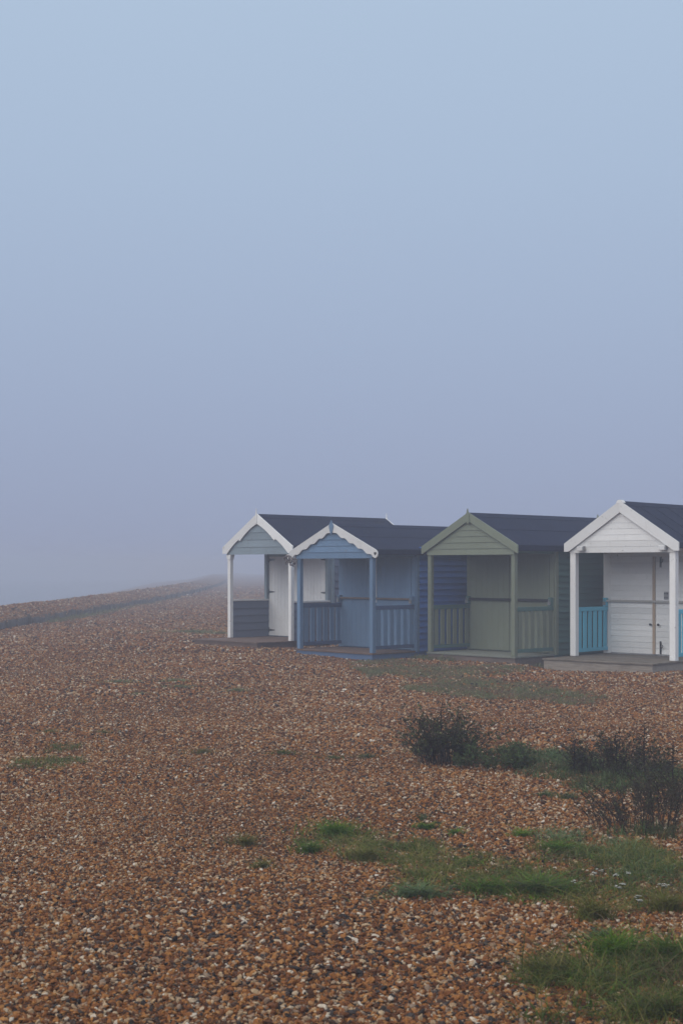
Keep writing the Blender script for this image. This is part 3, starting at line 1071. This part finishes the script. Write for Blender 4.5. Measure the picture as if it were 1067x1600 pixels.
grass_stuff('dry_stalks', [(960, 1545, 165, 55), (870, 1560, 70, 34), (700, 1365, 110, 40), (900, 1385, 150, 40), (985, 1345, 100, 30)], 420, .085, .0024, .9,
            OLIVE, 'thin straw coloured dead stalks standing through the near grass', 18, .95, .5)
grass_stuff('leafy_weeds', [(960, 1550, 150, 48), (720, 1375, 100, 32), (850, 1390, 110, 30), (1000, 1360, 80, 30)], 700, .020, .016, 1.8,
            LUSH, 'small broad leaved weeds low among the near grass', 19, .45, .75)
TUFTS = 'small grass tufts dotted over the shingle'
def tuft(px, py, rad, h, n, mat, label, tm=.55, wid=.0045, lean=.75):
    h, n, rad, lean = h * 1.0, int(n * 1.5), rad * 1.5, lean * 1.55
    r = np.random.default_rng(int(px * 31 + py))
    x0, y0 = ground_at(px, py)
    z0 = float(terrain(x0, y0))
    a = r.uniform(0, 2 * np.pi, n)
    q = np.abs(r.normal(0, .5, n)) * rad
    q = q * (.75 + .35 * np.sin(a * 3 + px) + .25 * np.sin(a * 5 + py))
    bx, by = q * np.cos(a) * 1.3, q * np.sin(a) * .8
    V, Fc = blades(bx, by, np.full(n, .008), h * np.exp(r.normal(-.1, .3, n)), wid * r.uniform(.7, 1.3, n), np.abs(r.normal(lean, .35, n)), r)
    T = np.repeat(np.clip(r.normal(tm, .22, n), 0, 1), 7)
    o = tint_mesh('grass_tuft', V, Fc, T, mat, None, (x0, y0, z0))
    tag(o, label, 'grass tuft', TUFTS)
    return o

tuft(525, 1305, .15, .085, 420, LUSH, 'bushy bright green grass tuft at the left tip of the grass band')
tuft(485, 1333, .09, .07, 190, LUSH, 'small green tuft just left of the grass band', .4)
tuft(570, 1345, .09, .085, 220, OLIVE, 'upright olive tuft at the edge of the grass band', .5)
tuft(382, 1322, .085, .07, 160, OLIVE, 'lone olive tuft on open shingle left of the grass band', .35)
tuft(412, 1357, .06, .05, 90, OLIVE, 'tiny olive tuft below the lone olive tuft', .4)
tuft(650, 1402, .13, .06, 330, BLUEGREEN, 'feathery blue green plant at the lower edge of the grass band', .75, .006, 1.2)
tuft(760, 1395, .12, .07, 260, LUSH, 'green tuft in the lower middle of the grass band', .35)
tuft(840, 1395, .17, .09, 520, LUSH, 'broad leafy green tuft left of the white flowers', .3, .006, 1.1)
tuft(925, 1437, .085, .13, 230, OLIVE, 'tall spiky olive tuft below the white flowers', .55)
tuft(1045, 1425, .10, .11, 230, OLIVE, 'olive grass tuft at the right edge below the white flowers', .55)
tuft(875, 1330, .10, .06, 230, LUSH, 'leafy green clump under the thorny twigs', .55, .006, 1.1)
tuft(815, 1308, .06, .05, 110, LUSH, 'small yellow green plant above the grass band', .8, .006, 1.1)
tuft(665, 1296, .06, .05, 120, LUSH, 'small green plant on shingle above the grass band', .5, .006, 1.0)
tuft(712, 1305, .05, .045, 80, LUSH, 'tiny green sprig right of the small green plant', .5, .006, 1.0)
tuft(660, 1283, .035, .05, 50, BLUEGREEN, 'tiny dark sprig behind the small green plant', .4)
tuft(962, 1495, .11, .11, 420, LUSH, 'bright vivid green grass tuft in the near right corner', .62)
tuft(1048, 1500, .12, .10, 320, LUSH, 'dark green tuft right of the vivid tuft', .35)
tuft(855, 1525, .10, .085, 240, OLIVE, 'olive wispy tuft at the left end of the corner grass', .4)
tuft(1040, 1590, .11, .09, 300, GRASS, 'grey green tuft in the bottom right corner', .35)
tuft(940, 1465, .05, .03, 80, BLUEGREEN, 'tiny blue green rosette between the two grass areas', .4, .007, 1.5)
tuft(80, 1147, .10, .05, 150, OLIVE, 'olive tuft above the left grass mat', .45)
tuft(162, 1147, .07, .045, 90, OLIVE, 'smaller olive tuft right of the first on the left', .5)
tuft(317, 1178, .12, .05, 150, OLIVE, 'flat olive tuft on the shingle left of centre', .2)
tuft(443, 1179, .16, .035, 170, GRASS, 'thin flat green tuft in the middle of the shingle', .45)
tuft(520, 1186, .14, .03, 120, GRASS, 'thin flat tuft right of the middle one', .4)
tuft(572, 1185, .10, .045, 110, BLUEGREEN, 'dark flat tuft left of the big shrub', .4)
tuft(852, 1246, .07, .045, 110, BLUEGREEN, 'dark green sprig below the trailing shrub', .5)
tuft(887, 1250, .09, .055, 150, BLUEGREEN, 'dark green clump right of the sprig below the shrub', .5)
tuft(186, 1068, .30, .055, 230, TURF, 'faint green tuft far off left of centre', .9, .008)
tuft(274, 1066, .30, .05, 220, TURF, 'faint green tuft right of the far left one', .9, .008)
tuft(280, 1075, .26, .05, 160, TURF, 'faint flat tuft just below the middle far tuft', .9, .008)
tuft(370, 1081, .20, .05, 140, TURF, 'faint dark tuft nearest the farthest hut deck', .8, .008)
tuft(222, 1086, .16, .045, 80, TURF, 'tiny faint tuft below the far left ones', .9, .008)
tuft(300, 989, .9, .09, 380, TURF, 'dull green tuft left of the farthest hut platform', .75, .012)
tuft(342, 991, .7, .07, 220, TURF, 'dull green tuft behind the farthest hut platform', .75, .012)
tuft(660, 1178, .09, .06, 150, OLIVE, 'olive tuft at the left foot of the big dark shrub', .6)

# ---- shrubs: bare stems (one part each) and leafy sprays
def shrub(name, px, py, label, seed, stems, height, radius, leaf_n, leaf_len, leaf_mat, arch=.5, twig_n=7, rad=.0035, tm=.4, width=1.0, side=0.0, ymul=.7):
    r = random.Random(seed)
    x0, y0 = ground_at(px, py)
    root = empty(name, (x0, y0, float(terrain(x0, y0))))
    tag(root, label, 'shrub', 'dark shrubs on the shingle')
    SV, SF, ST = [], [], []
    LV, LF, LT = [], [], []
    def twig(pts, r0, r1, tone):
        k = len(SV)
        n = len(pts)
        for i, p in enumerate(pts):
            d = (pts[min(i + 1, n - 1)] - pts[max(i - 1, 0)])
            d = d.normalized() if d.length > 1e-6 else Vector((0, 0, 1))
            a = d.orthogonal().normalized()
            b_ = d.cross(a)
            rr = r0 + (r1 - r0) * i / (n - 1)
            for j in range(3):
                an = 2.094 * j
                SV.append(tuple(p + (a * math.cos(an) + b_ * math.sin(an)) * rr))
                ST.append(tone)
        for i in range(n - 1):
            for j in range(3):
                j2 = (j + 1) % 3
                SF.append((k + i * 3 + j, k + i * 3 + j2, k + i * 3 + 3 + j2, k + i * 3 + 3 + j))
    def leaf(p, d, ln, tone):
        k = len(LV)
        d = d.normalized()
        a = d.orthogonal().normalized()
        a = Matrix.Rotation(r.uniform(0, 6.28), 3, d) @ a
        wv = a * ln * .22 * width
        LV.extend([tuple(p), tuple(p + d * ln * .5 + wv), tuple(p + d * ln), tuple(p + d * ln * .5 - wv)])
        LF.append((k, k + 1, k + 2, k + 3))
        LT.extend([tone] * 4)
    for s_ in range(stems):
        a = r.uniform(0, 6.283)
        q = math.sqrt(r.random()) * radius
        base = Vector((q * math.cos(a), q * math.sin(a) * ymul, -.01))
        out = Vector((math.cos(a) + side + r.gauss(0, .4), (math.sin(a) + r.gauss(0, .4)) * ymul, 0))
        fall = 1 - .55 * (q / radius) ** 2
        h = height * r.uniform(.55, 1.05) * fall
        pts = []
        for i in range(7):
            t = i / 6
            pts.append(base + Vector((0, 0, h * t * (1 - .12 * t))) + out * (arch * h * t * t) * (.4 + .6 * q / radius) + Vector((r.gauss(0, .006), r.gauss(0, .006), 0)) * (i > 0))
        tone = r.uniform(.25, 1.0)
        twig(pts, rad, rad * .35, tone)
        for k in range(twig_n):
            t = r.uniform(.25, .98)
            f = t * 6
            i = min(int(f), 5)
            p = pts[i].lerp(pts[i + 1], f - i)
            an = r.uniform(0, 6.283)
            d = Vector((math.cos(an), math.sin(an), r.uniform(.2, 1.0))).normalized()
            ln = h * r.uniform(.10, .26) * (1.15 - .5 * t)
            tp = [p, p + d * ln * .5 + Vector((0, 0, ln * .05)), p + d * ln + Vector((0, 0, ln * r.uniform(-.1, .25)))]
            twig(tp, rad * .5, rad * .22, tone)
            for l in range(leaf_n):
                u = r.uniform(.1, 1.0)
                pp = tp[0].lerp(tp[2], u)
                dd = Vector((r.gauss(0, 1), r.gauss(0, 1), r.gauss(.5, .7))) + d * .8
                leaf(pp, dd, leaf_len * r.uniform(.6, 1.3), min(1, max(0, r.gauss(tm, .27) + .35 * (t - .5))))  # leaves further up the stem coloured lighter, as lit tips
    st = tint_mesh('stems', SV, SF, ST, TWIG, root, smooth=True)
    st['kind'] = 'stuff'
    if LV:
        lf = tint_mesh('foliage', LV, LF, LT, leaf_mat, root)
        lf['kind'] = 'stuff'
    return root

shrub('dark_shrub', 694, 1194, 'tall dark leafy shrub, the biggest plant on the shingle', 21, 120, .66, .25, 4, .026, SHRUB, .6, 10, .0042, .28, 1.2, -.22)
shrub('feathery_shrub', 772, 1200, 'low blue green feathery shrub against the right of the biggest shrub', 22, 95, .30, .33, 7, .026, BLUEGREEN, .5, 8, .003, .25, 1.0, .25)
shrub('twiggy_shrub', 968, 1212, 'dark arching twiggy shrub below the white hut', 23, 105, .46, .40, 4, .024, SHRUB, .5, 11, .0042, .15, 1.0, .0)
shrub('bare_shrub', 1015, 1296, 'bare thorny shrub of thin dark twigs at the right edge', 24, 80, .52, .40, 3, .014, SHRUB, .6, 15, .0036, .2, 1.0, -.1)
shrub('twiggy_shrub', 1058, 1262, 'dark dead shrub cut by the right edge behind the bare shrub', 25, 80, .48, .32, 4, .016, SHRUB, .4, 13, .0038, .15, 1.0, .0)

# a few stiff dead flower spikes that stand above the twiggy shrub
def spike(px, py, h, label, seed, curl=True):
    r = random.Random(seed)
    x0, y0 = ground_at(px, py)
    b = MB()
    pts = [Vector((r.gauss(0, .004), 0, h * i / 6)) for i in range(7)]
    b.tube(pts, [.006, .006, .0055, .005, .0045, .004, .003], 5)
    for k in range(16):
        t = .35 + .65 * k / 16
        sg = 1 if k % 2 else -1
        ln = .075 * (1.25 - .6 * t) * (1 if curl else .45)
        z = h * t
        dy = r.uniform(-.6, .6)
        b.tube([(0, 0, z), (sg * ln * .5, dy * ln * .5, z + ln * .35), (sg * ln, dy * ln, z + ln * .3), (sg * ln * 1.35, dy * ln * 1.3, z + ln * .05)], [.0035, .003, .0026, .0015], 4)
    o = b.build('dead_flower_stalk', TWIG, None, True)
    o.location = (x0, y0, float(terrain(x0, y0)) - .01)
    return tag(o, label, 'dead plant', 'dead flower stalks by the shrubs')
spike(1006, 1222, .50, 'tallest dead stalk with curled side shoots above the twiggy shrub', 1)
spike(962, 1218, .40, 'shorter dead stalk with curled shoots left of the tallest stalk', 2)
spike(897, 1215, .33, 'thin straight dead stalk left of the twiggy shrub', 3, False)
spike(1050, 1228, .36, 'dead stalk at the right edge beyond the tallest stalk', 4, False)
spike(690, 1196, .56, 'dark upright spike rising from the top of the biggest shrub', 5, False)

# ---- white flowering plants
def flower(px, py, h, label, seed):
    r = random.Random(seed)
    x0, y0 = ground_at(px, py)
    root = empty('flowering_plant', (x0, y0, float(terrain(x0, y0))))
    tag(root, label, 'flower', 'white flowers in the grass')
    b = MB()
    b.tube([(0, 0, -.01), (.004, 0, h * .5), (0, .004, h * .85)], .0022, 5)
    V, Fc, T = [], [], []
    for k in range(9):
        an, q = r.uniform(0, 6.28), math.sqrt(r.random()) * .017
        p = Vector((q * math.cos(an), q * math.sin(an), h + r.uniform(-.006, .006)))
        b.tube([(0, .004, h * .85), tuple(p)], .0012, 4)
        for j in range(5):
            aa = an + j * 1.2566
            e = .0065
            k0 = len(V)
            d = Vector((math.cos(aa), math.sin(aa), .15)) * e
            s2 = Vector((-math.sin(aa), math.cos(aa), 0)) * e * .55
            V += [tuple(p), tuple(p + d * .7 + s2), tuple(p + d * 1.2), tuple(p + d * .7 - s2)]
            Fc.append((k0, k0 + 1, k0 + 2, k0 + 3))
            T += [r.random()] * 4
    b.build('stem', STALK, root)
    tint_mesh('flower_head', V, Fc, T, FLOWER, root)
    return root
for i, (px, py, h, lb) in enumerate((
        (928, 1385, .075, 'white flower head, upper left of the flowers in the grass'),
        (936, 1384, .085, 'white flower head just right of the upper left one'),
        (960, 1390, .08, 'white flower head in the upper middle of the flowers'),
        (982, 1388, .085, 'white flower head at the upper right of the flowers'),
        (966, 1408, .075, 'white flower head in the centre of the flowers'),
        (972, 1405, .08, 'white flower head touching the central one on its right'),
        (996, 1422, .07, 'lower white flower head, second lowest of the flowers'),
        (997, 1430, .075, 'lowest white flower head near the spiky olive tuft'),
        (1032, 1402, .07, 'white flower head close to the right edge'),
        (1039, 1406, .075, 'rightmost white flower head in the grass'),
        (895, 1398, .07, 'leftmost white flower head above the broad leafy tuft'))):
    flower(px, py, h, lb, i + 50)

# ------------------------------------------------------------------ fog: one closed box round everything
b = MB()
b.box(-400, 400, -80, 400, -4.0, 3.6)
hz = b.build('haze', None)
m = bpy.data.materials.new('fog')
m.use_nodes = True
t = m.node_tree
t.nodes.clear()
out = t.nodes.new('ShaderNodeOutputMaterial')
pv = t.nodes.new('ShaderNodeVolumePrincipled')
pv.inputs['Color'].default_value = (*HAZE_COLOR, 1)
pv.inputs['Density'].default_value = HAZE_DENSITY
t.links.new(pv.outputs[0], out.inputs['Volume'])
hz.data.materials.append(m)
tag(hz, 'pale blue grey sea fog over the beach', 'fog', kind='stuff')
